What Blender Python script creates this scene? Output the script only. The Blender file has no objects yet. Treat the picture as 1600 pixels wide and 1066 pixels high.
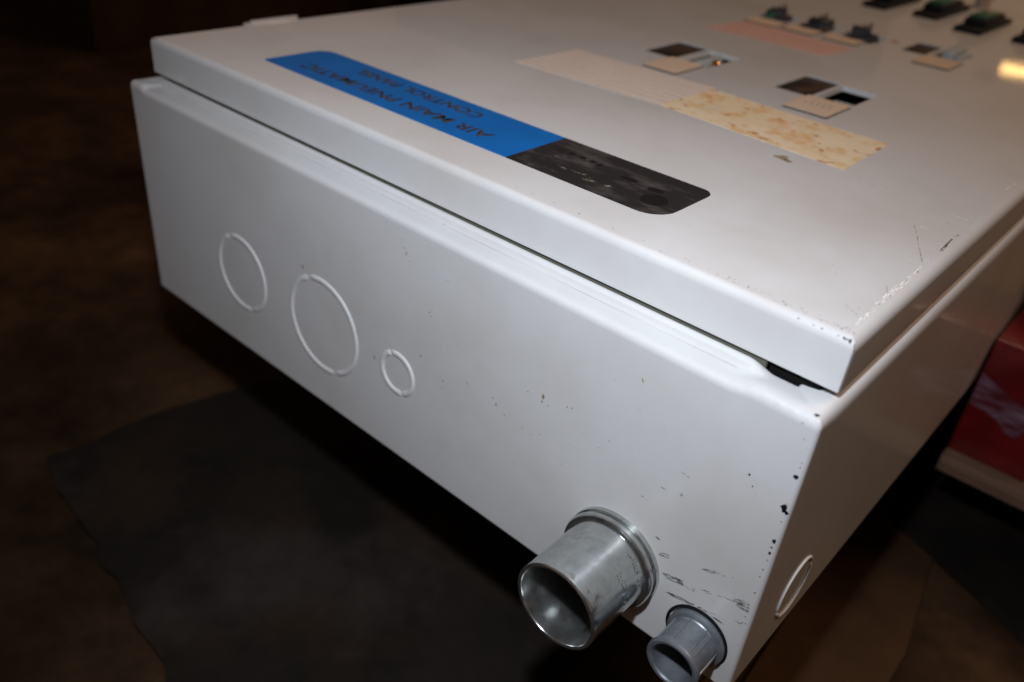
import bpy, bmesh, math, random
from mathutils import Vector, Matrix
random.seed(7)
C = bpy.context.scene.collection
S = 0.001                                   # everything below is measured in millimetres

# ------------------------------------------------------------------ camera, world, lamps, exposure
CAMP = Vector((691.28, -327.41, 416.0))
def rot(rx, ry, rz):
    return Matrix.Rotation(rz, 3, 'Z') @ Matrix.Rotation(ry, 3, 'Y') @ Matrix.Rotation(rx, 3, 'X')
RM = rot(1.00182732, -0.0857061202, 0.729284069)
cd = bpy.data.cameras.new('camera'); cam = bpy.data.objects.new('camera', cd); C.objects.link(cam)
cam.matrix_world = Matrix.Translation(CAMP * S) @ RM.to_4x4()
cd.sensor_width = 36; cd.lens = 1328.45 / 1600 * 36
cd.clip_start = 0.01; cd.clip_end = 100
cd.dof.use_dof = True; cd.dof.focus_distance = 0.47; cd.dof.aperture_fstop = 4.8
bpy.context.scene.camera = cam
sc = bpy.context.scene
w = bpy.data.worlds.new('World'); sc.world = w; w.use_nodes = True
bg = w.node_tree.nodes['Background']
bg.inputs[1].default_value = 0.09
_n = w.node_tree; _g = _n.nodes.new('ShaderNodeTexCoord'); _s = _n.nodes.new('ShaderNodeSeparateXYZ'); _r = _n.nodes.new('ShaderNodeValToRGB')
_n.links.new(_g.outputs['Generated'], _s.inputs[0]); _n.links.new(_s.outputs['Z'], _r.inputs[0]); _n.links.new(_r.outputs[0], bg.inputs[0])
for _i, (_p, _c) in enumerate(((0.0, (0.10, 0.06, 0.04, 1)), (0.10, (1.6, 0.98, 0.66, 1)), (0.45, (0.8, 0.53, 0.38, 1)), (1.0, (0.35, 0.25, 0.20, 1)))):
    if _i > 1: _r.color_ramp.elements.new(_p)
    _r.color_ramp.elements[_i].position = _p; _r.color_ramp.elements[_i].color = _c
sc.view_settings.view_transform = 'Standard'; sc.view_settings.look = 'None'
sc.view_settings.exposure = 0; sc.view_settings.gamma = 1
sc.view_settings.use_curve_mapping = False

def lamp(name, kind, loc, tgt, energy, color, **kw):
    l = bpy.data.lights.new(name, kind); o = bpy.data.objects.new(name, l); C.objects.link(o)
    o.location = Vector(loc) * S
    o.rotation_euler = (Vector(tgt) - Vector(loc)).to_track_quat('-Z', 'Y').to_euler()
    l.energy = energy; l.color = color
    for k, v in kw.items(): setattr(l, k, v)
    return o
up = RM @ Vector((0, 1, 0)); rt = RM @ Vector((1, 0, 0)); fw = RM @ Vector((0, 0, -1))
flash_p = CAMP + up * 165 - rt * 14
flash = lamp('flash_lamp', 'SPOT', flash_p, (405, 0, 205), 15.2, (0.85, 0.90, 1.0),
             spot_size=math.radians(97), spot_blend=1.0, shadow_soft_size=0.016)
hall = lamp('hall_lamp', 'AREA', (1900, 2300, 3000), (400, 500, 0), 44, (1.0, 0.66, 0.44),
            shape='RECTANGLE', size=1.6, size_y=1.0)

# ------------------------------------------------------------------ helpers
def nd(nt, t, **k):
    n = nt.nodes.new(t)
    for a, b in k.items(): setattr(n, a, b)
    return n
def mat(name, col, rough=0.5, metal=0.0, coat=0.0, spec=0.5):
    m = bpy.data.materials.new(name); m.use_nodes = True
    b = m.node_tree.nodes['Principled BSDF']
    b.inputs['Base Color'].default_value = (*col, 1); b.inputs['Roughness'].default_value = rough
    b.inputs['Metallic'].default_value = metal; b.inputs['Coat Weight'].default_value = coat
    b.inputs['Coat Roughness'].default_value = 0.015
    b.inputs['Specular IOR Level'].default_value = spec
    return m
def coords(nt, scale=(1, 1, 1), loc=(0, 0, 0)):
    tc = nd(nt, 'ShaderNodeTexCoord'); mp = nd(nt, 'ShaderNodeMapping')
    mp.inputs['Scale'].default_value = scale; mp.inputs['Location'].default_value = loc
    nt.links.new(tc.outputs['Object'], mp.inputs[0]); return mp.outputs[0]
def noise(nt, vec, scale, detail=3, rough=0.5):
    n = nd(nt, 'ShaderNodeTexNoise'); n.inputs['Scale'].default_value = scale
    n.inputs['Detail'].default_value = detail; n.inputs['Roughness'].default_value = rough
    nt.links.new(vec, n.inputs['Vector']); return n.outputs['Fac']
def ramp(nt, fac, stops):
    r = nd(nt, 'ShaderNodeValToRGB'); e = r.color_ramp.elements
    while len(e) < len(stops): e.new(0.5)
    for i, (p, c) in enumerate(stops):
        e[i].position = p; e[i].color = (*c, 1) if len(c) == 3 else c
    nt.links.new(fac, r.inputs[0]); return r.outputs[0]
def mix(nt, fac, a, b, mode='MIX'):
    m = nd(nt, 'ShaderNodeMix', data_type='RGBA', blend_type=mode)
    for s, v in ((m.inputs[0], fac), (m.inputs[6], a), (m.inputs[7], b)):
        if hasattr(v, 'links'): nt.links.new(v, s)
        elif isinstance(v, (int, float)): s.default_value = v
        else: s.default_value = (*v, 1)
    return m.outputs[2]
def bsdf(m): return m.node_tree.nodes['Principled BSDF']
def bump(m, fac, strength, dist=0.0005):
    nt = m.node_tree; b = nd(nt, 'ShaderNodeBump'); b.inputs['Strength'].default_value = strength
    b.inputs['Distance'].default_value = dist
    nt.links.new(fac, b.inputs['Height']); nt.links.new(b.outputs[0], bsdf(m).inputs['Normal'])
G = (0, 0, 0); W1 = (1, 1, 1)

def build(name, bm, mats, parent=None, smooth=35, wn=False):
    me = bpy.data.meshes.new(name)
    bmesh.ops.remove_doubles(bm, verts=bm.verts, dist=0.002)
    bmesh.ops.recalc_face_normals(bm, faces=bm.faces)
    for v in bm.verts: v.co *= S
    bm.to_mesh(me); bm.free()
    for m in (mats if isinstance(mats, (list, tuple)) else [mats]): me.materials.append(m)
    if smooth:
        me.polygons.foreach_set('use_smooth', [True] * len(me.polygons))
        me.set_sharp_from_angle(angle=math.radians(smooth))
    o = bpy.data.objects.new(name, me); C.objects.link(o); o.parent = parent
    if wn:
        md = o.modifiers.new('wn', 'WEIGHTED_NORMAL'); md.keep_sharp = True; md.weight = 80
    return o
def tag(o, label=None, cat=None, group=None, kind=None):
    for k, v in (('label', label), ('category', cat), ('group', group), ('kind', kind)):
        if v: o[k] = v
    return o
def empty(name, loc):
    o = bpy.data.objects.new(name, None); C.objects.link(o); o.location = Vector(loc) * S
    o.empty_display_size = 0.05; return o
def box(bm, a, b, bev=0.0, seg=2, mi=0):
    t = bmesh.new(); bmesh.ops.create_cube(t, size=1)
    for v in t.verts:
        v.co = Vector([(a[i] + b[i]) / 2 + v.co[i] * (b[i] - a[i]) for i in range(3)])
    if bev: bmesh.ops.bevel(t, geom=t.edges[:], offset=bev, segments=seg, affect='EDGES', profile=0.5)
    for f in t.faces: f.material_index = mi
    me = bpy.data.meshes.new('t'); t.to_mesh(me); t.free(); bm.from_mesh(me); bpy.data.meshes.remove(me)
def lathe(bm, prof, cx, cz, axis='y', n=72, mi=0, a0=0.0, closed=False):
    """prof: list of (radius, distance along axis)"""
    rings = []
    for r, d in prof:
        ring = []
        for k in range(n):
            a = a0 + 2 * math.pi * k / n
            if axis == 'y': p = (cx + r * math.cos(a), d, cz + r * math.sin(a))
            elif axis == 'x': p = (d, cx + r * math.cos(a), cz + r * math.sin(a))
            else: p = (cx + r * math.cos(a), cz + r * math.sin(a), d)
            ring.append(bm.verts.new(p))
        rings.append(ring)
    m = len(rings)
    for i in range(m if closed else m - 1):
        for k in range(n):
            f = bm.faces.new((rings[i][k], rings[i][(k + 1) % n], rings[(i + 1) % m][(k + 1) % n], rings[(i + 1) % m][k]))
            f.material_index = mi
def rrect(x0, y0, x1, y1, r, n=6):
    """rounded rectangle outline, r one radius or four (from x0y0 counter-clockwise)"""
    rs = r if isinstance(r, (list, tuple)) else [r] * 4
    pts = []
    for (cx, cy, a), q in zip(((x0, y0, 180), (x1, y0, 270), (x1, y1, 0), (x0, y1, 90)), rs):
        sx = 1 if cx == x0 else -1; sy = 1 if cy == y0 else -1
        if q <= 0: pts.append((cx, cy)); continue
        for k in range(n + 1):
            t = math.radians(a + 90 * k / n)
            pts.append((cx + sx * q + q * math.cos(t), cy + sy * q + q * math.sin(t)))
    return pts
def slab(bm, pts, z0, z1, mi=0):
    a = [bm.verts.new((x, y, z0)) for x, y in pts]; b = [bm.verts.new((x, y, z1)) for x, y in pts]
    fs = [bm.faces.new(b), bm.faces.new(a[::-1])]
    n = len(pts)
    for i in range(n): fs.append(bm.faces.new((a[i], a[(i + 1) % n], b[(i + 1) % n], b[i])))
    for f in fs: f.material_index = mi

# ------------------------------------------------------------------ materials
def paint(name, tint=(0.60, 0.605, 0.60)):
    m = mat(name, tint, 0.4, coat=0.6, spec=0.18); nt = m.node_tree; b = bsdf(m)
    v = coords(nt)
    n1 = noise(nt, v, 7, 4, 0.6); n2 = noise(nt, v, 60, 3, 0.6)
    dirt = ramp(nt, n1, [(0.45, (1, 1, 1)), (0.75, (0.88, 0.85, 0.81))])
    fine = ramp(nt, n2, [(0.3, (0.975, 0.975, 0.97)), (0.7, (1, 1, 1))])
    c = mix(nt, 1.0, mix(nt, 1.0, tint, dirt, 'MULTIPLY'), fine, 'MULTIPLY')
    # sparse rusty-tan specks and fly marks
    n3 = noise(nt, v, 420, 1, 0.4); n4 = noise(nt, v, 13, 2, 0.5)
    sp = nd(nt, 'ShaderNodeMath', operation='MULTIPLY')
    nt.links.new(ramp(nt, n3, [(0.785, G), (0.81, W1)]), sp.inputs[0])
    nt.links.new(ramp(nt, n4, [(0.48, G), (0.60, W1)]), sp.inputs[1])
    c = mix(nt, sp.outputs[0], c, (0.28, 0.19, 0.11))
    nt.links.new(c, b.inputs['Base Color'])
    rr = nd(nt, 'ShaderNodeMapRange'); rr.inputs['To Min'].default_value = 0.36; rr.inputs['To Max'].default_value = 0.48
    nt.links.new(n1, rr.inputs[0]); nt.links.new(rr.outputs[0], b.inputs['Roughness'])
    bump(m, noise(nt, v, 650, 2, 0.5), 0.16, 0.00025)
    cn = nd(nt, 'ShaderNodeBump'); cn.inputs['Strength'].default_value = 0.04; cn.inputs['Distance'].default_value = 0.0003
    nt.links.new(noise(nt, v, 420, 1, 0.5), cn.inputs['Height']); nt.links.new(cn.outputs[0], b.inputs['Coat Normal'])
    return m
PAINT = paint('grey_enamel_paint')
SCUFF = mat('rubbed_dark_scuff', (0.09, 0.075, 0.065), 0.6)
CHIP = mat('bare_black_primer', (0.008, 0.008, 0.010), 0.35)
TAN = mat('tan_speck', (0.27, 0.21, 0.14), 0.7)
RINGP = mat('highlit_ring_enamel', (0.66, 0.665, 0.66), 0.5, spec=0.6)  # body enamel made lighter: flash highlight on the ridges put into the colour
WHT = mat('raw_scratched_edge', (0.95, 0.93, 0.90), 0.30, spec=.9)
def scuffmat():
    m = SCUFF; nt = m.node_tree; b = bsdf(m)
    n = noise(nt, coords(nt, (900, 900, 2200)), 1.0, 4, 0.7)
    nt.links.new(ramp(nt, n, [(0.52, (0.03, 0.027, 0.025)), (0.72, (0.22, 0.21, 0.20))]), b.inputs['Base Color'])
scuffmat()
GASKET = mat('olive_foam_gasket', (0.10, 0.10, 0.075), 0.85)
INNER = mat('inside_paint', (0.16, 0.12, 0.09), 0.6)

def zinc():
    m = mat('galvanised_zinc', (0.55, 0.56, 0.55), 0.3, metal=0.95); nt = m.node_tree; b = bsdf(m)
    v = coords(nt)
    n1 = noise(nt, v, 150, 6, 0.72); n2 = noise(nt, v, 500, 3, 0.6)
    c = ramp(nt, n1, [(0.28, (0.40, 0.415, 0.41)), (0.52, (0.52, 0.545, 0.535)), (0.74, (0.64, 0.65, 0.635))])
    n3 = noise(nt, coords(nt, loc=(3, 1, 2)), 90, 3, 0.6)
    c = mix(nt, ramp(nt, n3, [(0.62, G), (0.72, (0.8, 0.8, 0.8))]), c, (0.20, 0.155, 0.12))
    nt.links.new(c, b.inputs['Base Color'])
    rr = nd(nt, 'ShaderNodeMapRange'); rr.inputs['To Min'].default_value = 0.11; rr.inputs['To Max'].default_value = 0.24
    nt.links.new(n1, rr.inputs[0]); nt.links.new(rr.outputs[0], b.inputs['Roughness'])
    bump(m, n2, 0.16, 0.00025)
    return m
ZINC = zinc()
def castmat():
    m = mat('die_cast_grey', (0.20, 0.225, 0.25), 0.42, metal=0.55); nt = m.node_tree; b = bsdf(m)
    n = noise(nt, coords(nt), 110, 4, 0.6)
    nt.links.new(ramp(nt, n, [(0.3, (0.15, 0.165, 0.185)), (0.7, (0.25, 0.27, 0.29))]), b.inputs['Base Color'])
    bump(m, noise(nt, coords(nt), 500, 3, 0.5), 0.2, 0.0003)
    return m
CAST = castmat()

# ------------------------------------------------------------------ floor and what lies about
FZ = -200.0
def floor_mat():
    m = mat('brown_stained_concrete', (0.08, 0.05, 0.03), 0.85, spec=.12); nt = m.node_tree; b = bsdf(m)
    v = coords(nt)
    n1 = noise(nt, v, 5, 6, 0.6); n2 = noise(nt, v, 28, 5, 0.65)
    c1 = ramp(nt, n1, [(0.30, (0.014, 0.008, 0.004)), (0.52, (0.045, 0.024, 0.011)), (0.75, (0.092, 0.050, 0.024))])
    c2 = ramp(nt, n2, [(0.35, (0.60, 0.60, 0.60)), (0.65, (1.1, 1.05, 1.0))])
    nt.links.new(mix(nt, 1.0, c1, c2, 'MULTIPLY'), b.inputs['Base Color'])
    bump(m, n2, 0.5, 0.002); return m
bm = bmesh.new(); s = 9000
f = bm.faces.new([bm.verts.new(p) for p in ((-s, -s, FZ), (s, -s, FZ), (s, s, FZ), (-s, s, FZ))])
tag(build('floor', bm, floor_mat(), smooth=0), kind='structure')
def mat_rubber(name, a, b2, c3):
    m = mat(name, a, 0.8, spec=.15); nt = m.node_tree; b = bsdf(m)
    v = coords(nt); n1 = noise(nt, v, 9, 6, 0.65); n2 = noise(nt, coords(nt, loc=(4, 7, 1)), 4.5, 5, 0.6)
    c = ramp(nt, n1, [(0.35, a), (0.65, b2)])
    c = mix(nt, ramp(nt, noise(nt, coords(nt, loc=(9, 2, 3)), 7, 4, .6), [(.48, G), (.66, (.8, .8, .8))]), c, (0.030, 0.017, 0.010))
    c = mix(nt, ramp(nt, n2, [(0.54, G), (0.72, W1)]), c, c3)
    nt.links.new(c, b.inputs['Base Color'])
    bump(m, noise(nt, v, 45, 4, 0.6), 0.4, 0.002); return m
RUB = mat_rubber('dusty_black_rubber', (0.0085, 0.0066, 0.0052), (0.017, 0.0128, 0.0098), (0.038, 0.030, 0.025))
def ragged(pts, step=22, amp=5):
    out = []
    for i, a in enumerate(pts):
        b = pts[(i + 1) % len(pts)]; L = math.dist(a, b); n = max(1, int(L / step))
        for k in range(n):
            out.append((a[0] + (b[0] - a[0]) * k / n + random.uniform(-amp, amp), a[1] + (b[1] - a[1]) * k / n + random.uniform(-amp, amp)))
    return out
bm = bmesh.new()
slab(bm, ragged([(-75, -108), (-66, 20), (-48, 122), (30, 330), (120, 520), (520, 420), (560, 250), (540, 90), (470, -60), (350, -172), (227, -158), (120, -140), (20, -130)]), FZ + 0.5, FZ + 5)
tag(build('rubber_mat', bm, RUB, smooth=0), 'dusty black rubber mat lying on the brown floor under the cabinet', 'mat')
def card_mat(name, base, dark):
    m = mat(name, base, 0.85, spec=.15); nt = m.node_tree; v = coords(nt)
    c = ramp(nt, noise(nt, v, 7, 5, 0.6), [(0.3, dark), (0.7, base)])
    nt.links.new(c, bsdf(m).inputs['Base Color']); bump(m, noise(nt, v, 120, 3, 0.5), 0.2, 0.0008); return m
CARDB = card_mat('brown_card', (0.070, 0.034, 0.013), (0.026, 0.013, 0.006))
bm = bmesh.new(); slab(bm, [(578, 170), (668, 205), (668, 300), (645, 440), (560, 470)], FZ + 6, FZ + 10)
tag(build('cardboard_sheet', bm, CARDB, smooth=0), 'flat brown cardboard sheet on the floor right of the cabinet', 'cardboard')
bm = bmesh.new(); slab(bm, [(575, 470), (640, 452), (960, 300), (1010, 420), (700, 690), (575, 660)], FZ + 0.6, FZ + 6.5)
tag(build('rubber_mat', bm, RUB, smooth=0), 'black rubber mat lying in front of the red carton pallet', 'mat')

def wood():
    m = mat('rough_sawn_wood', (0.33, 0.20, 0.12), 0.75); nt = m.node_tree; v = coords(nt, (4, 60, 60))
    n = noise(nt, v, 2.0, 5, 0.6)
    nt.links.new(ramp(nt, n, [(0.3, (0.11, 0.06, 0.036)), (0.7, (0.21, 0.12, 0.072))]), bsdf(m).inputs['Base Color'])
    bump(m, n, 0.3, 0.001); return m
WOOD = wood()
# pallet beside the cabinet with the red carton
P = empty('wooden_pallet', (950, 1000, FZ))
tag(P, 'wooden pallet beside the cabinet carrying the red carton', 'pallet')
def kid(name, bm, m, par, **k):
    q = par
    while q:
        for v in bm.verts: v.co -= q.location / S
        q = q.parent
    return build(name, bm, m, par, **k)
for i in range(7):
    bm = bmesh.new(); y = 449 + i * 118
    box(bm, (612, y, -98), (1500, y + 96, -80), 1.2); kid('deck_board', bm, WOOD, P)
for x in (700, 1050, 1390):
    bm = bmesh.new(); box(bm, (x, 640, FZ + .2), (x + 42, 1240, -98.3), 1.5); kid('stringer', bm, WOOD, P)
def red_mat():
    m = mat('red_printed_card', (0.30, 0.012, 0.014), 0.30, coat=0.5); nt = m.node_tree; v = coords(nt)
    c = ramp(nt, noise(nt, v, 14, 4, 0.6), [(0.3, (0.07, 0.003, 0.005)), (0.7, (0.19, 0.008, 0.010))])
    nt.links.new(c, bsdf(m).inputs['Base Color'])
    bump(m, noise(nt, v, 30, 4, 0.6), 0.5, 0.004); return m
RED = red_mat(); WHP = mat('whitish_print', (0.4, 0.3, 0.4), 0.45); nt = WHP.node_tree
nt.links.new(ramp(nt, noise(nt, coords(nt, (30, 30, 110)), 1.0, 4, .6), [(.42, (0.085, 0.008, 0.012)), (.60, (0.15, 0.075, 0.10)), (.80, (0.28, 0.20, 0.25))]), bsdf(WHP).inputs['Base Color'])
K = empty('red_carton', (648, 520, -79.7)); tag(K, 'glossy red carton with a whitish printed band on the pallet', 'carton')
bm = bmesh.new(); box(bm, (612, 464, -79.7), (682, 575, 46), 1.5); kid('carton_body', bm, RED, K)
bm = bmesh.new()
pts = [(613, 10), (628, 4), (642, -2), (655, -6), (663, -14), (665, -26), (660, -40), (650, -38), (640, -30), (628, -26), (613, -24)]
a = [bm.verts.new((x, 463.2, z)) for x, z in pts]; bm.faces.new(a)
bmesh.ops.solidify(bm, geom=bm.faces[:], thickness=0.5); kid('printed_band', bm, WHP, K)
ORB = card_mat('orange_brown_card', (0.36, 0.15, 0.035), (0.17, 0.065, 0.02))
bm = bmesh.new(); box(bm, (622, 590, -79.7), (980, 1000, 190), 2)
tag(build('cardboard_carton', bm, ORB), 'orange brown cardboard carton standing on the pallet behind the red carton', 'carton')
# dim things in the dark at the upper left
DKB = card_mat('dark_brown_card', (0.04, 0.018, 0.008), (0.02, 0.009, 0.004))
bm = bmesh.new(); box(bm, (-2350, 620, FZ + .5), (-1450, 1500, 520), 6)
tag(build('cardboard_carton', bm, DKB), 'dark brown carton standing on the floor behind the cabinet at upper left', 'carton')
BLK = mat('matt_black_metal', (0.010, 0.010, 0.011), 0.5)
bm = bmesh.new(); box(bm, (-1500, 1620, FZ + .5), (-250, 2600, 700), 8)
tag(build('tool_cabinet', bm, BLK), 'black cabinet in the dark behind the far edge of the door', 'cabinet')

# timber bearers the cabinet lies on
for i, y in enumerate((260, 1150)):
    bm = bmesh.new(); box(bm, (70, y, FZ + 5.2 if i == 0 else FZ + 0.2), (560, y + 90, -0.3), 2)
    tag(build('wooden_bearer', bm, WOOD), ['timber bearer under the near end of the cabinet on the black mat', 'timber bearer under the far end of the cabinet on the bare floor'][i], 'timber', 'timber bearers under the cabinet')

# ------------------------------------------------------------------ the enclosure
H = 194.7; BW = 610.0; BL = 1440.0; ZT = 226.8; ZB = 198.6
E = empty('control_panel_enclosure', (BW / 2, BL / 2, 0))
tag(E, 'light grey steel control panel enclosure lying on its back with door closed', 'electrical enclosure')

MID = [(30, 0), (3, 0), (1.4, .4), (.4, 1.4), (0, 3), (0, 60), (0, 120), (0, H - 8.2), (.2, H - 6.4), (.8, H - 4.9), (1.9, H - 3.7), (3.4, H - 3.1), (6.6, H - 2.7), (11.0, H - 2.6), (14.2, H - 2.3), (15.0, H - .9), (15.6, H + 1.2), (17.6, H + 2.3), (19.8, H + 2.4), (21.4, H + 1.4), (22, H - 1), (22, 40), (22, 3)]
COR = [(30, 0), (3, 0), (1.4, .4), (.4, 1.4), (0, 3), (0, 60), (0, 120), (0, H - 6.2), (0.12, H - 4.6), (.5, H - 3.1), (1.3, H - 1.7), (2.4, H - .7), (4.0, H - .15), (7, H - .1), (11, H - .7), (14, H - 1.1), (16, H - 1.4), (18.0, H - 1.7), (20.2, H - 1.9), (21.4, H - 2.2), (22, H - 3), (22, 40), (22, 3)]
SID = [(30, 0), (3, 0), (1.4, .4), (.4, 1.4), (0, 3), (0, 60), (0, 120), (0, H - 9), (.12, H - 6.5), (.6, H - 4.4), (1.5, H - 2.6), (2.8, H - 1.2), (4.5, H - .3), (7, H - .2), (11, H - .7), (14, H - 1.1), (16, H - 1.4), (18.0, H - 1.7), (20.2, H - 1.9), (21.4, H - 2.2), (22, H - 3), (22, 40), (22, 3)]
def lerp(A, B, t): return [((a[0] * (1 - t) + b[0] * t), (a[1] * (1 - t) + b[1] * t)) for a, b in zip(A, B)]
def sst(t): t = max(0, min(1, t)); return t * t * (3 - 2 * t)
RV = 2.6
stations = []          # (path point, normal, corner or None, profile)
def front_prof(x):
    t = sst((x - 17) / 7.0) * sst((BW - 33 - x) / 15.0)
    P_ = lerp(COR, MID, t)
    if x > BW - 60 and t < .6:                       # lumpy weld bead at the corner
        j = .35 * math.sin(x * 0.9) + .25 * math.sin(x * 2.3 + 1)
        P_ = [(d, z + (j if 0.2 < d < 3.0 and z > 150 else 0)) for d, z in P_]
    return P_
xs = [RV, 5, 8, 11, 13, 15, 17, 19, 21, 23, 25, 27, 29, 34, 60, 120, 200, 300, 400, 480, 540] + [545 + 2.5 * k for k in range(26)]
xs = [x for x in xs if x < BW - RV] + [BW - RV]
ys = [RV, 8, 20, 60, 200, 500, 900, 1300, BL - 20, BL - RV]
for x in xs: stations.append(((x, 0), (0, -1), None, front_prof(x)))
def corner(c, s, a0, pa, pb, n=5):
    for k in range(1, n):
        t = k / n; a = math.radians(a0 + 90 * t); nn = (math.cos(a), math.sin(a))
        ctr = (c[0] + s[0] * RV, c[1] + s[1] * RV)
        stations.append(((ctr[0] + nn[0] * RV, ctr[1] + nn[1] * RV), nn, (c, s), lerp(pa, pb, sst(t))))
corner((BW, 0), (-1, 1), -90, COR, COR)
def side_prof(y): return lerp(COR, SID, sst((y - 3) / 14) * sst((BL - y - 3) / 14))
for y in ys: stations.append(((BW, y), (1, 0), None, side_prof(y)))
corner((BW, BL), (-1, -1), 0, COR, COR)
for x in (BW - RV, 400, 200, RV): stations.append(((x, BL), (0, 1), None, COR))
corner((0, BL), (1, -1), 90, COR, COR)
for y in ys[::-1]: stations.append(((0, y), (-1, 0), None, side_prof(y)))
corner((0, 0), (1, 1), 180, COR, COR)
bm = bmesh.new(); rings = []
for (px, py), n, cn, prof in stations:
    ring = []
    for d, z in prof:
        if cn and d > RV: x, y = cn[0][0] + cn[1][0] * d, cn[0][1] + cn[1][1] * d
        else:
            x, y = px - n[0] * d, py - n[1] * d
            if d > RV:                                # keep the mitre near the corners
                if n[0] == 0: x = min(max(x, d), BW - d)
                else: y = min(max(y, d), BL - d)
        ring.append(bm.verts.new((x, y, z)))
    rings.append(ring)
N = len(rings)
for i in range(N):
    a, b = rings[i], rings[(i + 1) % N]
    for k in range(len(a) - 1):
        try: f = bm.faces.new((a[k], b[k], b[k + 1], a[k + 1]))
        except ValueError: continue
        if k >= len(a) - 3: f.material_index = 4
bm.faces.new([r[0] for r in rings][::-1])
bm.faces.new([bm.verts.new(p) for p in ((18, 18, 3.2), (BW - 18, 18, 3.2), (BW - 18, BL - 18, 3.2), (18, BL - 18, 3.2))]).material_index = 4
bmesh.ops.remove_doubles(bm, verts=bm.verts, dist=0.002)
bmesh.ops.recalc_face_normals(bm, faces=bm.faces)

def blob(bm, c, r, n, u, v, mi, squash=1.0, k=9):
    """a small irregular fleck lying on a plane (origin c, axes u v, normal n)"""
    ph = random.random() * 6; vs = []
    for i in range(k):
        a = 2 * math.pi * i / k; q = r * (0.6 + 0.7 * random.random())
        vs.append(bm.verts.new(c + u * (q * math.cos(a + ph)) + v * (q * math.sin(a + ph) * squash) + n * 0.06))
    bm.faces.new(vs).material_index = mi
def streak(bm, a, b, wd, cover, n, mi):
    """broken rub mark from a to b: many thin slivers that follow its direction"""
    d = b - a; L = d.length; d.normalize(); q = n.cross(d)
    m = max(2, int(wd * 3.2))
    for i in range(m):
        off = (i / (m - 1) - .5) * wd if m > 1 else 0
        t = random.random() * L * .25
        while t < L:
            ln = random.uniform(1.5, 7.5) * (0.5 + cover)
            if random.random() < cover:
                h = random.uniform(.10, .42) * (0.6 + cover * .6)
                p0 = a + d * t + q * (off + random.uniform(-.25, .25)); p1 = p0 + d * min(ln, L - t + .5)
                pm = (p0 + p1) / 2
                vs = [p0, pm - q * h * random.uniform(.5, 1), p1, pm + q * h * random.uniform(.5, 1)]
                bm.faces.new([bm.verts.new(v + n * (0.05 + .01 * random.random())) for v in vs]).material_index = mi
            t += ln * random.uniform(.6, 1.3)
nF, uF, vF = Vector((0, -1, 0)), Vector((1, 0, 0)), Vector((0, 0, 1))
FR = [(550.1, 127.2, 555.6, 126.3, 1.1, 0.9), (574.7, 74.5, 583.9, 77.9, 1.6, 0.8), (583.9, 77.9, 593.4, 81.7, 0.6, 0.4), (549.2, 65.6, 556.2, 68.6, 1.8, 0.9), (554.3, 53.7, 568.3, 56.7, 3.4, 0.85), (560.9, 57.3, 575.8, 56.1, 1.2, 0.5), (571.9, 57.0, 606.0, 71.0, 1.0, 0.4), (597.5, 66.0, 606.1, 69.9, 2.6, 0.6), (599.5, 65.4, 606.5, 66.6, 1.6, 0.7), (595.8, 67.8, 604.6, 72.2, 1.4, 0.5), (557.5, 43.0, 577.6, 46.6, 1.8, .95), (577.6, 46.6, 590.8, 49.6, 1.0, 0.7), (593.7, 51.1, 606.0, 56.3, 0.9, 0.5), (544.6, 76.8, 548.7, 75.9, 1.0, 0.7), (553.1, 114.3, 555.2, 113.5, 1.0, 0.8), (564.3, 31.9, 568.4, 33.2, 0.8, 0.4), (588.2, 47.3, 596.2, 47.5, 1.2, 0.8), (530.8, 98.2, 536.3, 96.2, 0.5, 0.3), (540.8, 110.6, 545.0, 110.6, 0.4, 0.3)]
for x0, z0, x1, z1, wd, cv in FR: streak(bm, Vector((x0, 0, z0)), Vector((x1, 0, z1)), wd, cv, nF, 1)
CH = [(606.4, 140.7, 2.0), (608.0, 138.9, 1.1), (606.8, 160.6, 1.2), (607.2, 118.9, 1.0), (606.9, 114.4, 0.6), (607, 110.4, .7), (585.6, 148.3, 0.6), (588.8, 142.9, 0.4), (607, 105.6, .4), (606.6, 98.3, .4), (606.3, 92.8, .4), (606.6, 81.0, .5), (606, 62, .4)]
for x, z, r in CH: blob(bm, Vector((x, 0, z)), r, nF, uF, vF, 2, 1.25)
TN = [(456.9, 124.1, 1.3), (456.5, 120.1, .8), (461.0, 119.8, 0.5), (474.4, 126.5, 0.6), (477.9, 127.6, 0.6), (445.4, 121.5, 0.5), (418.8, 101.9, 0.6), (421.9, 98.7, 0.8), (429.3, 94.9, 0.6), (375.2, 91.7, 0.8), (374.3, 85.5, 0.6), (227.3, 114.6, 1.5), (307.0, 75.6, 1.3), (287.6, 86.6, .8), (502.3, 160.8, 0.3), (520.1, 150.8, 0.3), (444.2, 93.7, 0.5), (451.7, 92.2, 0.4), (382.3, 54.7, 0.4), (393.8, 78.6, 0.4), (499.4, 111.8, 0.4)]
for x, z, r in TN: blob(bm, Vector((x, 0, z)), r * .8, nF, uF, vF, 3, 1.5)
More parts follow.
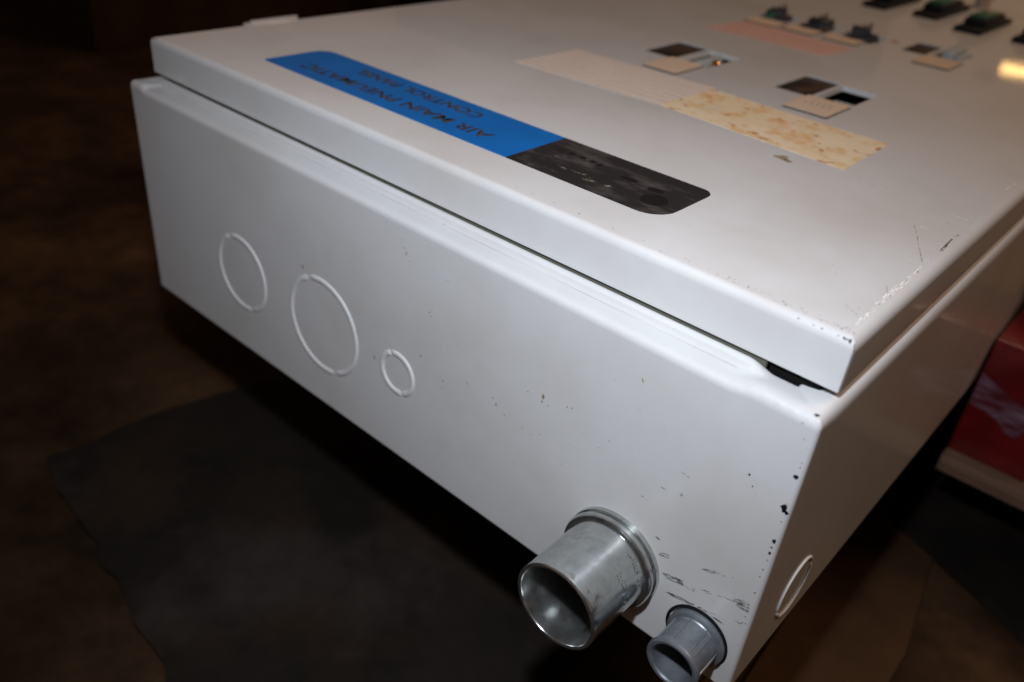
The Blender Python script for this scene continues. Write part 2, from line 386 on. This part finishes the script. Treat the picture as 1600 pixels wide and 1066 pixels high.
# chips along the right-hand corner edge and on the lip corner
for i in range(8):
    z = random.uniform(30, 185); blob(bm, Vector((607.2, 0, z)), random.uniform(.15, .4), nF, uF, vF, 2, 1.4, 6)
blob(bm, Vector((605.6, 3.6, H)), 1.3, Vector((0, 0, 1)), Vector((1, 0, 0)), Vector((0, 1, 0)), 2, .8)
TAN2_ = 5
for i in range(50):     # thin dirt line along the bottom of the rain lip, fading in and out
    x = 50 + i * 10.2; h0, h1 = (.16 + .10 * math.sin(i * .8)), (.16 + .10 * math.sin((i + 1) * .8))
    bm.faces.new([bm.verts.new(p) for p in ((x, 13.4 - h0, H - 2.26), (x + 10.2, 13.4 - h1, H - 2.26), (x + 10.2, 13.4 + h1, H - 2.22), (x, 13.4 + h0, H - 2.22))]).material_index = TAN2_
body = kid('body', bm, [PAINT, SCUFF, CHIP, TAN, INNER, mat('pale_dirt_line', (0.46, 0.44, 0.39), .6)], E, smooth=40, wn=True)

def ring_mark(cx, cz, r, par, axis='y', at=0.0, gaps=(112, 290), rr=2.3):
    bm = bmesh.new(); n = 96; m = 8; prev = None; out = -1 if axis == 'y' else 1
    rings = []
    for k in range(n):
        a = 360 * k / n
        g = min(min(abs((a - q + 180) % 360 - 180) for q in gaps) / 9.0, 1.0); hgt = 1.15 * (0.04 + 0.96 * sst(g))
        ca, sa = math.cos(math.radians(a)), math.sin(math.radians(a)); ring = []
        for j in range(m + 1):
            b = math.pi * j / m
            rad = r + rr * math.cos(b) ; h = hgt * math.sin(b) - .12
            ring.append(bm.verts.new((cx + rad * ca, at + out * h, cz + rad * sa) if axis == 'y' else (at + out * h, cx + rad * ca, cz + rad * sa)))
        rings.append(ring)
    for k in range(n):
        A, B = rings[k], rings[(k + 1) % n]
        for j in range(m): bm.faces.new((A[j], B[j], B[j + 1], A[j + 1]))
    for v in bm.verts: v.co -= E.location / S
    return build('knockout', bm, RINGP, par, smooth=60)
ring_mark(144.5, 74.5, 31.3, body); ring_mark(249, 73.8, 38.2, body); ring_mark(331, 74.2, 15.6, body)
ring_mark(64, 38, 20, body, 'x', BW, (20, 200), 1.2)

# --- door -----------------------------------------------------------------
DX0, DY0, DX1, DY1 = 3.0, 21.2, 606.9, 1436.0
DP = [(24, ZB + 1.4), (4, ZB + 1.4), (2.2, ZB + 1.2), (2.0, ZB), (.3, ZB - .1), (0, ZB + .4), (0, ZB + 6), (0, ZT - 5.2), (.15, ZT - 3.8), (.6, ZT - 2.5), (1.35, ZT - 1.4), (2.4, ZT - .6), (3.7, ZT - .12), (5.2, ZT), (12, ZT)]
DPr = [(24, ZB + 1.4), (4, ZB + 1.4), (2.2, ZB + 1.2), (2.0, ZB), (.3, ZB - .1), (0, ZB + .4), (0, ZB + 6), (0, ZT - 7.2), (.2, ZT - 5.2), (.9, ZT - 3.4), (2.0, ZT - 1.9), (3.5, ZT - .8), (5.2, ZT - .15), (7.0, ZT), (12, ZT)]
RD = 1.3
bm = bmesh.new(); st = []
def dseg(pts, n, prof): 
    for p in pts: st.append((p, n, None, prof))
def dcorner(c, s, a0, pa, pb):
    for k in range(1, 4):
        t = k / 4; a = math.radians(a0 + 90 * t); nn = (math.cos(a), math.sin(a))
        st.append(((c[0] + s[0] * RD + nn[0] * RD, c[1] + s[1] * RD + nn[1] * RD), nn, (c, s), lerp(pa, pb, t)))
seg = lambda a, b, n: [a + (b - a) * k / n for k in range(n + 1)]
dseg([(x, DY0) for x in [DX0 + RD, DX0 + 12, *seg(DX0 + 40, DX1 - 40, 8), DX1 - 12, DX1 - RD]], (0, -1), DP)
dcorner((DX1, DY0), (-1, 1), -90, DP, DPr)
dseg([(DX1, y) for y in [DY0 + RD, DY0 + 12, *seg(DY0 + 60, DY1 - 60, 8), DY1 - 12, DY1 - RD]], (1, 0), DPr)
dcorner((DX1, DY1), (-1, -1), 0, DPr, DP)
dseg([(x, DY1) for x in (DX1 - RD, DX1 - 12, DX0 + 12, DX0 + RD)], (0, 1), DP)
dcorner((DX0, DY1), (1, -1), 90, DP, DP)
dseg([(DX0, y) for y in (DY1 - RD, DY1 - 12, DY0 + 12, DY0 + RD)], (-1, 0), DP)
dcorner((DX0, DY0), (1, 1), 180, DP, DP)
rings = []
for (px, py), n, cn, prof in st:
    ring = []
    for d, z in prof:
        if cn and d > RD: x, y = cn[0][0] + cn[1][0] * d, cn[0][1] + cn[1][1] * d
        else:
            x, y = px - n[0] * d, py - n[1] * d
            if d > RD:
                if n[0] == 0: x = min(max(x, DX0 + d), DX1 - d)
                else: y = min(max(y, DY0 + d), DY1 - d)
        ring.append(bm.verts.new((x, y, z)))
    rings.append(ring)
for i in range(len(rings)):
    a, b = rings[i], rings[(i + 1) % len(rings)]
    for k in range(len(a) - 1):
        if (a[k].co - b[k].co).length < 1e-4 and (a[k + 1].co - b[k + 1].co).length < 1e-4: continue
        bm.faces.new((a[k], b[k], b[k + 1], a[k + 1]))
HOLES = [(247, 380, 281, 446), (285, 380, 318, 442), (383, 380, 416, 447), (420, 381, 452, 443), (394, 650, 420, 710), (424, 650, 455, 706),
         (222, 640, 262, 690), (274, 640, 312, 690), (325, 640, 365, 690)]
gx = sorted({DX0 + 12, DX1 - 12, *[h[0] for h in HOLES], *[h[2] for h in HOLES]})
gy = sorted({DY0 + 12, DY1 - 12, *[h[1] for h in HOLES], *[h[3] for h in HOLES]})
for i in range(len(gx) - 1):
    for j in range(len(gy) - 1):
        cx, cy = (gx[i] + gx[i + 1]) / 2, (gy[j] + gy[j + 1]) / 2
        if any(h[0] < cx < h[2] and h[1] < cy < h[3] for h in HOLES): continue
        bm.faces.new([bm.verts.new((x, y, ZT)) for x, y in ((gx[i], gy[j]), (gx[i + 1], gy[j]), (gx[i + 1], gy[j + 1]), (gx[i], gy[j + 1]))])
for x0, y0, x1, y1 in HOLES:
    c = [(x0, y0), (x1, y0), (x1, y1), (x0, y1)]; dp = 1.2 if x0 in (247, 383, 394) else 4.5
    for k in range(4):
        (ax, ay), (bx, by) = c[k], c[(k + 1) % 4]
        bm.faces.new([bm.verts.new(p) for p in ((ax, ay, ZT), (bx, by, ZT), (bx, by, ZT - dp), (ax, ay, ZT - dp))])
bmesh.ops.remove_doubles(bm, verts=bm.verts, dist=0.002)
bmesh.ops.recalc_face_normals(bm, faces=bm.faces)
nT, uT, vT = Vector((0, 0, 1)), Vector((1, 0, 0)), Vector((0, 1, 0))
DF = [(530.7, 1), (537.4, 1), (541.5, 0), (543.5, .5), (564.0, 0), (567.1, .7), (569.1, 0), (586.9, 0), (594.7, .5), (596.8, 0), (598.1, .8), (576.1, 1), (559.6, 1), (548.7, .4), (512.0, 1), (424.9, 1), (443.2, 1), (409.1, 1), (486.3, 1), (466.2, 1), (299.3, 1), (397.2, 1)]
for x, t in DF:
    blob(bm, Vector((x, DY0 + 6.2 + t * 3, ZT)), random.uniform(.35, .8), nT, uT, vT, 1 if random.random() < .5 else 3, .5)
for i in range(60):
    x = 606 - abs(random.gauss(0, 80)); blob(bm, Vector((x, DY0 + 5.8 + abs(random.gauss(0, 2)), ZT)), random.uniform(.12, .42), nT, uT, vT, 1, .6, 6)
n45 = Vector((0, -.707, .707))
for x, k in ((600.6, .7), (603.6, 1.0), (602.0, .5), (598.0, .35), (590, .4), (586, .3), (578.5, .35)):
    blob(bm, Vector((x, DY0 + 1.35, ZT - 1.4)) + n45 * .25, k, n45, uT, Vector((0, .707, .707)), 2, 1)
DR = [(599.5, 29.0, 599.8, 52.3, 1.6, .5), (599.6, 45.0, 599.8, 116.5, 1.9, .75), (598.6, 60.1, 599.2, 101.8, 1.5, .6), (599.6, 112.4, 599.4, 135.2, 1.6, .6), (578.5, 216.8, 595.8, 213.7, 1.0, .5), (577.4, 179.7, 587.9, 179.4, 1.0, .5), (575, 186, 584, 185, .8, .4), (586.7, 126.8, 592.5, 127.0, .9, .5), (596.6, 290.7, 598.5, 312.1, 1.4, .5), (589.8, 324.1, 597.7, 317.7, .9, .5), (560, 250, 575, 262, .6, .3), (540, 170, 552, 168, .5, .3)]
for x0, y0, x1, y1, wd, cv in DR: streak(bm, Vector((x0, y0, ZT)), Vector((x1, y1, ZT)), wd, cv, nT, 4)
for x0, y0, x1, y1, wd, cv in [(599.7, 151.6, 598.6, 176.9, 1.0, .9), (598.8, 182.0, 599.2, 187, .8, .9), (600.2, 60, 600.3, 118, .5, .3), (574.6, 183.3, 597.6, 131.0, .2, .7), (594.3, 89.5, 599.4, 75.3, .2, .7), (585.8, 53.3, 599.3, 43.6, .2, .5)]:
    streak(bm, Vector((x0, y0, ZT)), Vector((x1, y1, ZT)), wd, cv, nT, 3 if wd < .25 else 1)
for i in range(70):
    y = 30 + abs(random.gauss(0, 110)); blob(bm, Vector((600 - abs(random.gauss(0, 3)), y, ZT)), random.uniform(.12, .35), nT, uT, vT, 1 if random.random() < .4 else 3, .7, 6)
blob(bm, Vector((472, 218, ZT)), 5.2, nT, uT, vT, 3, .8, 12); blob(bm, Vector((478, 214, ZT)), 3.0, nT, uT, vT, 3, 1, 9)
blob(bm, Vector((376, 683, ZT)), 6, nT, uT, vT, 3, 1, 10)
for i in range(40):
    blob(bm, Vector((random.uniform(200, 600), random.uniform(40, 420), ZT)), random.uniform(.1, .35), nT, uT, vT, 3, .8, 6)
door = kid('door', bm, [PAINT, SCUFF, CHIP, TAN, WHT], E, smooth=40, wn=True)

bm = bmesh.new()     # foam gasket behind the door flange
for a, b in (((24.5, 42, H - 6), (BW - 24.5, 56, ZB + 4)), ((BW - 38, 58, H - 6), (BW - 24.5, 1300, ZB + 4)), ((24.5, 58, H - 6), (38, 1300, ZB + 4))):
    box(bm, a, b, 1.2)
kid('gasket', bm, GASKET, E)
bm = bmesh.new()
box(bm, (26, 23.2, H - 6), (570, 27.5, ZB + 3.2), .8)
kid('sealing_strip', bm, GASKET, E)
bm = bmesh.new(); box(bm, (571, 24.5, H - 8), (598, 29, ZB + 1.0), .8); kid('corner_gap_shade', bm, mat('gap_shade_black', (0.006, 0.006, 0.006), .9, spec=.1), E)  # added black filler: stands in for the shade in the gap under the door corner
bm = bmesh.new(); box(bm, (-1.5, 118, ZT - 22), (3.0, 168, ZT + 2.2), 1.4); box(bm, (-4.0, 112, ZT - 12), (3.0, 136, ZT + .2), 2)
kid('hinge', bm, mat('hinge_steel', (0.62, 0.60, 0.57), .3, metal=.5), E)

bm = bmesh.new()   # open folded seam down the front right corner of the door
q = Vector((DX1 - .38, DY0 + .38, 0)); e = Vector((.707, .707, 0)); nn = Vector((.707, -.707, 0))
for za, zb in ((ZB + .6, ZT - 3.4),):
    c = q + nn * .06
    bm.faces.new([bm.verts.new(c + e * k * .22 + Vector((0, 0, z))) for k, z in ((-1, za), (1, za), (.6, zb), (-.6, zb))])
kid('corner_seam', bm, mat('seam_shadow_grey', (0.10, 0.095, 0.09), .7), door, smooth=0)
# inside: mounting plate and some wiring blocks seen through the openings
bm = bmesh.new(); box(bm, (60, 80, 14), (550, 1340, 17), 1); kid('mounting_plate', bm, mat('plate_tan', (0.30, 0.22, 0.16), .5), E)

# --- labels on the door ----------------------------------------------------
def namelabel_mat(name, col, worn):
    m = mat(name, col, 0.40, spec=.2); nt = m.node_tree; b = bsdf(m); v = coords(nt, (1, 1, 1))
    c = mix(nt, ramp(nt, noise(nt, v, 30, 4, .6), [(.35, G), (.7, W1)]), col, tuple(q * .86 for q in col))
    if worn:
        v2 = coords(nt, (1, 2.1, 1), (1.3, 2, 0)); n = noise(nt, v2, 32, 5, .62)
        c = mix(nt, ramp(nt, n, [(.50, G), (.78, (.7, .7, .7))]), c, (0.12, 0.105, 0.095))
        n = noise(nt, coords(nt, (1, 1.8, 1), (4.6, .5, 0)), 46, 4, .6)
        c = mix(nt, ramp(nt, n, [(.66, G), (.74, (.75, .75, .75))]), c, (0.34, 0.30, 0.22))
        rr = nd(nt, 'ShaderNodeMapRange'); rr.inputs['To Min'].default_value = .35; rr.inputs['To Max'].default_value = .65
        nt.links.new(noise(nt, v, 50, 3, .5), rr.inputs[0]); nt.links.new(rr.outputs[0], b.inputs['Roughness'])
    nt.links.new(c, b.inputs['Base Color']); bump(m, noise(nt, v, 380, 2, .5), .08, .0003); return m
BLUE = namelabel_mat('blue_vinyl', (0.004, 0.13, 0.43), False)
BLKV = namelabel_mat('scuffed_black_vinyl', (0.020, 0.018, 0.018), True)
INK = mat('dark_worn_ink', (0.028, 0.030, 0.040), .45)
nt = INK.node_tree
nt.links.new(ramp(nt, noise(nt, coords(nt), 130, 3, .6), [(.36, (0.018, 0.020, 0.026)), (.60, (0.050, 0.046, 0.046)), (.78, (0.15, 0.11, 0.075))]), bsdf(INK).inputs['Base Color'])
lp = rrect(104.5, 60.3, 476.6, 121.0, (3.0, 17.0, 8.0, 14.0), 8)
SPL = [p for p in lp if p[0] > 361]; SPR = [p for p in lp if p[0] < 361]
i0 = next(i for i in range(len(lp)) if lp[i][0] > 361)
right = [(361, 60.3)] + SPL + [(361, 121.0)]
left = [(361, 121.0)] + [p for p in lp if p[0] < 361 and p[1] > 90] + [p for p in lp if p[0] < 361 and p[1] <= 90] + [(361, 60.3)]
bm = bmesh.new(); slab(bm, right, ZT + .05, ZT + .34, 1); slab(bm, left, ZT + .05, ZT + .34, 0)
nl = kid('name_label', bm, [BLUE, BLKV], E, smooth=0)
nl['label'] = 'blue and scuffed black nameplate sticker with dark upside down lettering'
def text(s_, x_right, y_base, width, cap, m, par, z=ZT + .42):
    cu = bpy.data.curves.new('lettering', 'FONT'); cu.body = s_; cu.size = 1.0; cu.extrude = 0.0; cu.offset = 0.022
    tmp = bpy.data.objects.new('tmp', cu); C.objects.link(tmp)
    dg = bpy.context.evaluated_depsgraph_get(); dg.update()
    me = bpy.data.meshes.new_from_object(tmp.evaluated_get(dg)); me.name = 'lettering'
    bpy.data.objects.remove(tmp); bpy.data.curves.remove(cu)
    x0 = min(v.co.x for v in me.vertices); x1 = max(v.co.x for v in me.vertices); h = max(v.co.y for v in me.vertices)
    off = E.location / S
    for v in me.vertices:       # turned by 180 degrees: the text starts at the right and reads towards the left
        x = x_right - (v.co.x - x0) / (x1 - x0) * width; y = y_base - v.co.y / h * cap
        v.co = (Vector((x, y, z)) - off) * S
    me.flip_normals() if False else None
    me.materials.clear(); me.materials.append(m)
    o = bpy.data.objects.new('lettering', me); C.objects.link(o); o.parent = par
    return o
text('AIR MAIN PNEUMATIC', 330.5, 84.5, 198, 11.4, INK, nl)
text('CONTROL PANEL', 298.0, 109.5, 132, 11.0, INK, nl)
DI = mat('black_ink', (0.006, 0.006, 0.007), .35)
bm = bmesh.new()      # black emblem disc and a row of rubbed-out black marks on the black half
slab(bm, [(459 + 8.2 * math.cos(a) * (1 + .05 * math.sin(5 * a)), 80.8 + 8.4 * math.sin(a)) for a in [2 * math.pi * k / 40 for k in range(40)]], ZT + .36, ZT + .42)
for x0, y0, w_, h_ in ((446, 91, 11, 6.5), (425, 92.5, 13, 5.5), (404, 97, 3, 6), (397, 98, 5, 4), (388, 98, 6, 5), (381, 97.5, 3.5, 5), (372, 98.5, 5, 3)):
    slab(bm, [(x0 + w_ * (.5 + .5 * math.cos(a)) + random.uniform(-.5, .5), y0 + h_ * (.5 + .5 * math.sin(a)) + random.uniform(-.5, .5)) for a in [2 * math.pi * k / 12 for k in range(12)]], ZT + .36, ZT + .42)
kid('emblem', bm, DI, nl, smooth=0)

def sticker(pts, base, dark, name, label=None, lines=None, rust=False):
    m = mat(name + '_paper', base, .5); nt = m.node_tree; b = bsdf(m); v = coords(nt)
    c = ramp(nt, noise(nt, v, 22, 5, .6), [(.3, dark), (.7, base)])
    if lines:
        wv = nd(nt, 'ShaderNodeTexWave', wave_type='BANDS', bands_direction='Y'); wv.inputs['Scale'].default_value = lines[1]
        nt.links.new(v, wv.inputs['Vector'])
        g2 = ramp(nt, noise(nt, coords(nt, (1, .3, 1)), 520, 2, .6), [(.35, G), (.6, W1)])
        mm = nd(nt, 'ShaderNodeMath', operation='MULTIPLY')
        nt.links.new(ramp(nt, wv.outputs['Fac'], [(.55, G), (.72, W1)]), mm.inputs[0]); nt.links.new(g2, mm.inputs[1])
        m2 = nd(nt, 'ShaderNodeMath', operation='MULTIPLY'); m2.inputs[1].default_value = lines[2]
        nt.links.new(mm.outputs[0], m2.inputs[0])
        c = mix(nt, m2.outputs[0], c, lines[0])
    if rust:
        r1 = ramp(nt, noise(nt, coords(nt, loc=(.3, .1, 0)), 68, 4, .6), [(.49, G), (.66, (.75, .75, .75))])
        c = mix(nt, r1, c, (0.68, 0.40, 0.14))
        r2 = ramp(nt, noise(nt, coords(nt, loc=(.87, .33, 0)), 85, 3, .55), [(.61, G), (.68, W1)])
        c = mix(nt, r2, c, (0.52, 0.19, 0.04))
        r3 = ramp(nt, noise(nt, coords(nt, loc=(2.1, .6, 0)), 30, 4, .6), [(.60, G), (.70, (.7, .7, .7))])
        c = mix(nt, r3, c, (0.60, 0.52, 0.42))
    nt.links.new(c, b.inputs['Base Color'])
    bm = bmesh.new(); slab(bm, pts, ZT + .05, ZT + .30); o = kid(name, bm, m, E, smooth=0)
    if label: o['label'] = label
    return o
sticker([(212, 237), (355, 243.5), (356.6, 326), (215, 321)], (0.74, 0.66, 0.58), (0.69, 0.61, 0.53), 'instruction_label', 'faded off white paper label with rows of illegible print', ((0.38, 0.31, 0.28), 30, .5))
sticker([(355.6, 244), (440, 238), (510.3, 231.6), (509.5, 314.8), (430, 318), (357.2, 322.5)], (0.78, 0.68, 0.50), (0.74, 0.60, 0.38), 'stained_label', 'yellowed paper label spotted with rust', None, True)
sticker([(224, 531), (359, 533), (366, 596), (234, 611)], (0.66, 0.47, 0.41), (0.60, 0.41, 0.36), 'warning_label', 'faded pink label with red print', ((0.42, 0.10, 0.08), 34, .8))

# legend plates, raised on the door beside the cut-outs
PLT = card_mat('beige_legend_plate', (0.60, 0.48, 0.36), (0.55, 0.43, 0.32)); EDG = mat('dark_plate_edge', (0.035, 0.035, 0.030), .6)
PTX = mat('engraved_legend', (0.30, 0.29, 0.26), .6)
def plate(x0, y0, x1, y1, txt=False):
    bm = bmesh.new(); slab(bm, rrect(x0, y0, x1, y1, 1.0, 3), ZT + .05, ZT + 1.3, 1); slab(bm, rrect(x0 + .2, y0 + .2, x1 - .2, y1 - .2, 1.0, 3), ZT + 1.32, ZT + 1.7, 0)
    o = kid('legend_plate', bm, [PLT, EDG], E, smooth=0)
    if txt:
        bm = bmesh.new()
        for r in range(2):
            for k in range(5 - r):
                x = x0 + 8 + k * 5 + r * 3; y = y0 + 22 + r * 8
                slab(bm, [(x, y), (x + 2.4, y), (x + 1.6, y + 4), (x, y + 4)], ZT + 1.72, ZT + 1.8)
        kid('engraving', bm, PTX, o, smooth=0)
plate(280.5, 330, 315, 378.5); plate(415.5, 331, 453.3, 379.5, True); plate(423.5, 601, 460, 648.5)
plate(230, 606, 270, 638); plate(275, 610, 312, 638); plate(322, 611, 360, 638)

PANE = mat('smoky_brown_pane', (0.050, 0.030, 0.020), .5, spec=.2); nt = PANE.node_tree
nt.links.new(ramp(nt, noise(nt, coords(nt, (1, .4, 1)), 60, 4, .6), [(.38, (0.010, 0.007, 0.005)), (.72, (0.070, 0.042, 0.028))]), bsdf(PANE).inputs['Base Color'])
for x0, y0, x1, y1 in ((247, 380, 281, 446), (383, 380, 416, 447), (394, 650, 420, 710)):
    bm = bmesh.new(); box(bm, (x0 + .1, y0 + .1, ZT - 3.2), (x1 - .1, y1 - .1, ZT - 1.3), .2); kid('window_pane', bm, PANE, E)
# devices left in the cut-outs
GRB = mat('pale_grey_block', (0.36, 0.42, 0.44), .45); DKBL = mat('dark_blue_plastic', (0.009, 0.012, 0.024), .55)
BLP = mat('black_plastic', (0.006, 0.006, 0.007), .65, spec=.25); GRN = mat('green_plastic', (0.015, 0.10, 0.055), .4)
BRS = mat('brass_screw', (0.80, 0.42, 0.16), .25, metal=1.0)
bm = bmesh.new(); box(bm, (427, 384, ZT - 30), (446, 412, ZT - 5), 1.5); kid('terminal_block', bm, GRB, E)
bm = bmesh.new(); box(bm, (293, 381, ZT - 26), (301, 440, ZT - 1.5), 1.2); kid('mounting_strap', bm, GRB, E)
bm = bmesh.new(); lathe(bm, [(0.01, ZT - 1), (3, ZT - 1.2), (4.2, ZT - 2.5), (4.2, ZT - 14)], 307, 415, 'z', 20); box(bm, (303, 404, ZT - 30), (311, 426, ZT - 13), 1); kid('brass_terminal', bm, BRS, E)
bm = bmesh.new(); box(bm, (436, 652, ZT - 22), (447, 700, ZT + 9), 1.5); box(bm, (448.5, 655, ZT - 20), (454, 690, ZT + 4), 1); kid('selector_bracket', bm, GRB, E)
bm = bmesh.new(); box(bm, (400, 660, ZT - 30), (416, 700, ZT - 9), 1); kid('contact_block', bm, DKBL, E)
def tube(bm, pts, r, n=8):
    prev = None
    for i, p in enumerate(pts):
        p = Vector(p); d = (Vector(pts[min(i + 1, len(pts) - 1)]) - Vector(pts[max(i - 1, 0)])).normalized()
        u = d.orthogonal().normalized() if prev is None else (prev - d * prev.dot(d)).normalized(); v = d.cross(u); prev = u
        ring = [bm.verts.new(p + u * r * math.cos(2 * math.pi * k / n) + v * r * math.sin(2 * math.pi * k / n)) for k in range(n)]
        if i: 
            for k in range(n): bm.faces.new((last[k], last[(k + 1) % n], ring[(k + 1) % n], ring[k]))
        last = ring
WBR = mat('brown_wire', (0.10, 0.06, 0.035), .5)
for cx, gcol in ((240, GRN), (292, None), (345, None)):
    bm = bmesh.new(); box(bm, (cx - 10, 646, ZT - 24), (cx + 17, 676, ZT + 3), 2); box(bm, (cx - 12, 664, ZT - 24), (cx + 8, 690, ZT + 7), 2)
    tw = Matrix.Rotation(math.radians({240: 14, 292: -9, 345: 22}[cx]), 3, 'Z')
    for v in bm.verts:
        c0 = Vector((cx, 668, 0)); v.co = c0 + tw @ (v.co - c0); v.co.x += random.uniform(-.8, .8); v.co.z += random.uniform(-1, 1)
    sw = kid('switch_block', bm, DKBL, E)
    bm = bmesh.new()
    for q in range(3):
        tube(bm, [(cx - 14 + q * 6 + 3 * math.sin(t * 2 + q), 668 + 6 * q + 10 * math.sin(t * 3), ZT - 16 + 24 * math.sin(t * math.pi) + 2 * q) for t in [k / 12 for k in range(13)]], 1.1)
    kid('wire_loop', bm, WBR, sw)
    if gcol:
        bm = bmesh.new(); box(bm, (cx - 1, 641, ZT - 8), (cx + 7, 651, ZT + 7), 1); kid('green_insert', bm, GRN, sw)
for k, (x, y) in enumerate(((264, 862), (328, 868), (392, 826), (457, 832))):
    bm = bmesh.new(); box(bm, (x, y, ZT + .1), (x + 33, y + 135, ZT + 6), 2); box(bm, (x + 4, y + 20, ZT + 5), (x + 30, y + 105, ZT + 15), 3)
    rl = kid('indicator_module', bm, BLP, E)
    bm = bmesh.new(); box(bm, (x + 7, y + 24, ZT + 14), (x + 27, y + 80, ZT + 18), 2); kid('module_cap', bm, GRN if k != 0 else DKBL, rl)
bm = bmesh.new(); lathe(bm, [(0.01, ZT + 30), (9, ZT + 29), (11, ZT + 26), (11, ZT + .1)], 362, 1050, 'z', 28); kid('push_button', bm, mat('ivory_cap', (0.5, 0.4, 0.3), .4), E)

# --- conduit fittings -------------------------------------------------------
CX, CZ = 522.5, 44.0
prof = [(24.4, -2), (24.4, -54.5), (24.9, -55.4), (26.3, -55.6), (27.2, -55.0), (27.3, -54.2), (27.1, -52), (27.2, -30), (27.5, -14), (27.9, -10.2), (28.2, -9.4), (29.2, -9.6), (30.6, -9.0), (31.4, -7.6), (31.4, -5.4), (30.4, -4.4), (29.8, -4.2), (29.9, -3.0), (31.6, -2.6), (31.9, -.05), (24.4, -.05)]
bm = bmesh.new(); lathe(bm, prof, CX, CZ, n=96)
for v in bm.verts:          # slightly dented, hand-worn tube
    a = math.atan2(v.co.z - CZ, v.co.x - CX); k = 1 + .004 * math.sin(3 * a + v.co.y * .05) + .002 * math.sin(7 * a)
    v.co.x = CX + (v.co.x - CX) * k; v.co.z = CZ + (v.co.z - CZ) * k
hub = kid('conduit_hub', bm, ZINC, E, smooth=30)
hub['label'] = 'large galvanised round conduit hub open at its end'
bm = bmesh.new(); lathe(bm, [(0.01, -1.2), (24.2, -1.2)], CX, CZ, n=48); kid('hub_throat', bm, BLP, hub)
# raised cast marks down the tube: two worn rows, unreadable
bm = bmesh.new()
for row, (y, a0, a1, n) in enumerate(((-26, 44, -4, 13), (-12.4, 58, 14, 12))):
    for k in range(n):
        a = math.radians(a0 + (a1 - a0) * k / (n - 1)); R_ = 27.35 if row == 0 else 27.8
        for q in range(3):
            aa = a + random.uniform(-.018, .018); yy = y + random.uniform(-2.6, 2.6)
            p = Vector((CX + R_ * math.cos(aa), yy, CZ + R_ * math.sin(aa))); nn = Vector((math.cos(aa), 0, math.sin(aa))); tt = Vector((-math.sin(aa), 0, math.cos(aa)))
            l = random.uniform(.5, 1.4); h = .16; m_ = Vector((0, 1, 0)) * l if q % 2 else tt * l * .6
            s_ = tt * h if q % 2 else Vector((0, 1, 0)) * h
            base = [p - m_ - s_, p + m_ - s_, p + m_ + s_, p - m_ + s_]; top = [b_ * 1 + nn * .2 - (b_ - p) * .3 for b_ in base]
            A = [bm.verts.new(v) for v in base]; B = [bm.verts.new(v) for v in top]; bm.faces.new(B)
            for j in range(4): bm.faces.new((A[j], A[(j + 1) % 4], B[(j + 1) % 4], B[j]))
kid('cast_marking', bm, ZINC, hub, smooth=0)

SX, SZ = 584.5, 27.0
prof = [(12.6, -2), (12.6, -26.6), (13.4, -27.6), (15.0, -27.8), (16.1, -27.0), (16.3, -25.6), (16.0, -24.4), (15.2, -23.8), (14.9, -22), (14.9, -5.6), (15.4, -4.8), (16.8, -4.4), (17.8, -3.6), (18.0, -2.2), (18.0, -.05), (12.6, -.05)]
bm = bmesh.new(); lathe(bm, prof, SX, SZ, n=80)
con = kid('conduit_connector', bm, CAST, E, smooth=30)
con['label'] = 'small dark grey die cast conduit connector near the lower corner'
bm = bmesh.new()
for a in (150, 108, 66, 52, 8, -30, -75, -140):
    a = math.radians(a); t = Vector((-math.sin(a), 0, math.cos(a))); nn = Vector((math.cos(a), 0, math.sin(a)))
    c = Vector((SX, 0, SZ)) + nn * 14.8; y0, y1 = -24.2, -4.6
    q = [c - t * .75, c - t * .35 + nn * .65, c + t * .35 + nn * .65, c + t * .75]
    A = [bm.verts.new(p + Vector((0, y0, 0))) for p in q]; B = [bm.verts.new(p + Vector((0, y1, 0))) for p in q]
    for j in range(3): bm.faces.new((A[j], A[j + 1], B[j + 1], B[j]))
kid('rib', bm, CAST, con, smooth=0)
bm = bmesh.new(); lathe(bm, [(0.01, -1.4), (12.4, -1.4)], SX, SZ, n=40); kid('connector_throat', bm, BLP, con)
bm = bmesh.new(); lathe(bm, [(18.05, -.1), (19.6, -.1), (19.8, -.9), (18.4, -1.4)], SX - .6, SZ + .3, n=60); kid('sealing_washer', bm, BLP, con)

# ------------------------------------------------------------------ far ceiling lamp, seen only as the yellow glint on the door
Pt = Vector((515, 681, ZT)); d = (Pt - CAMP).normalized(); d.z = -d.z
ctr = Pt + d * 9000
em = mat('lamp_tube', (1, 1, 1)); bsdf(em).inputs['Emission Color'].default_value = (1.0, 0.60, 0.20, 1); bsdf(em).inputs['Emission Strength'].default_value = 11
side = Vector((-d.y, d.x, 0)).normalized() * -1
L_ = empty('ceiling_lamp', ctr); tag(L_, 'long warm hall lamp hanging far behind the cabinet, mirrored in its door', 'lamp')
L_.rotation_euler = (0, 0, math.atan2(side.y, side.x))
bm = bmesh.new(); box(bm, (-250, -40, -26), (900, 40, 26), 14); build('tube', bm, em, L_)
bm = bmesh.new(); box(bm, (-460, -130, 80), (940, 130, 130), 10); build('housing', bm, BLK, L_)
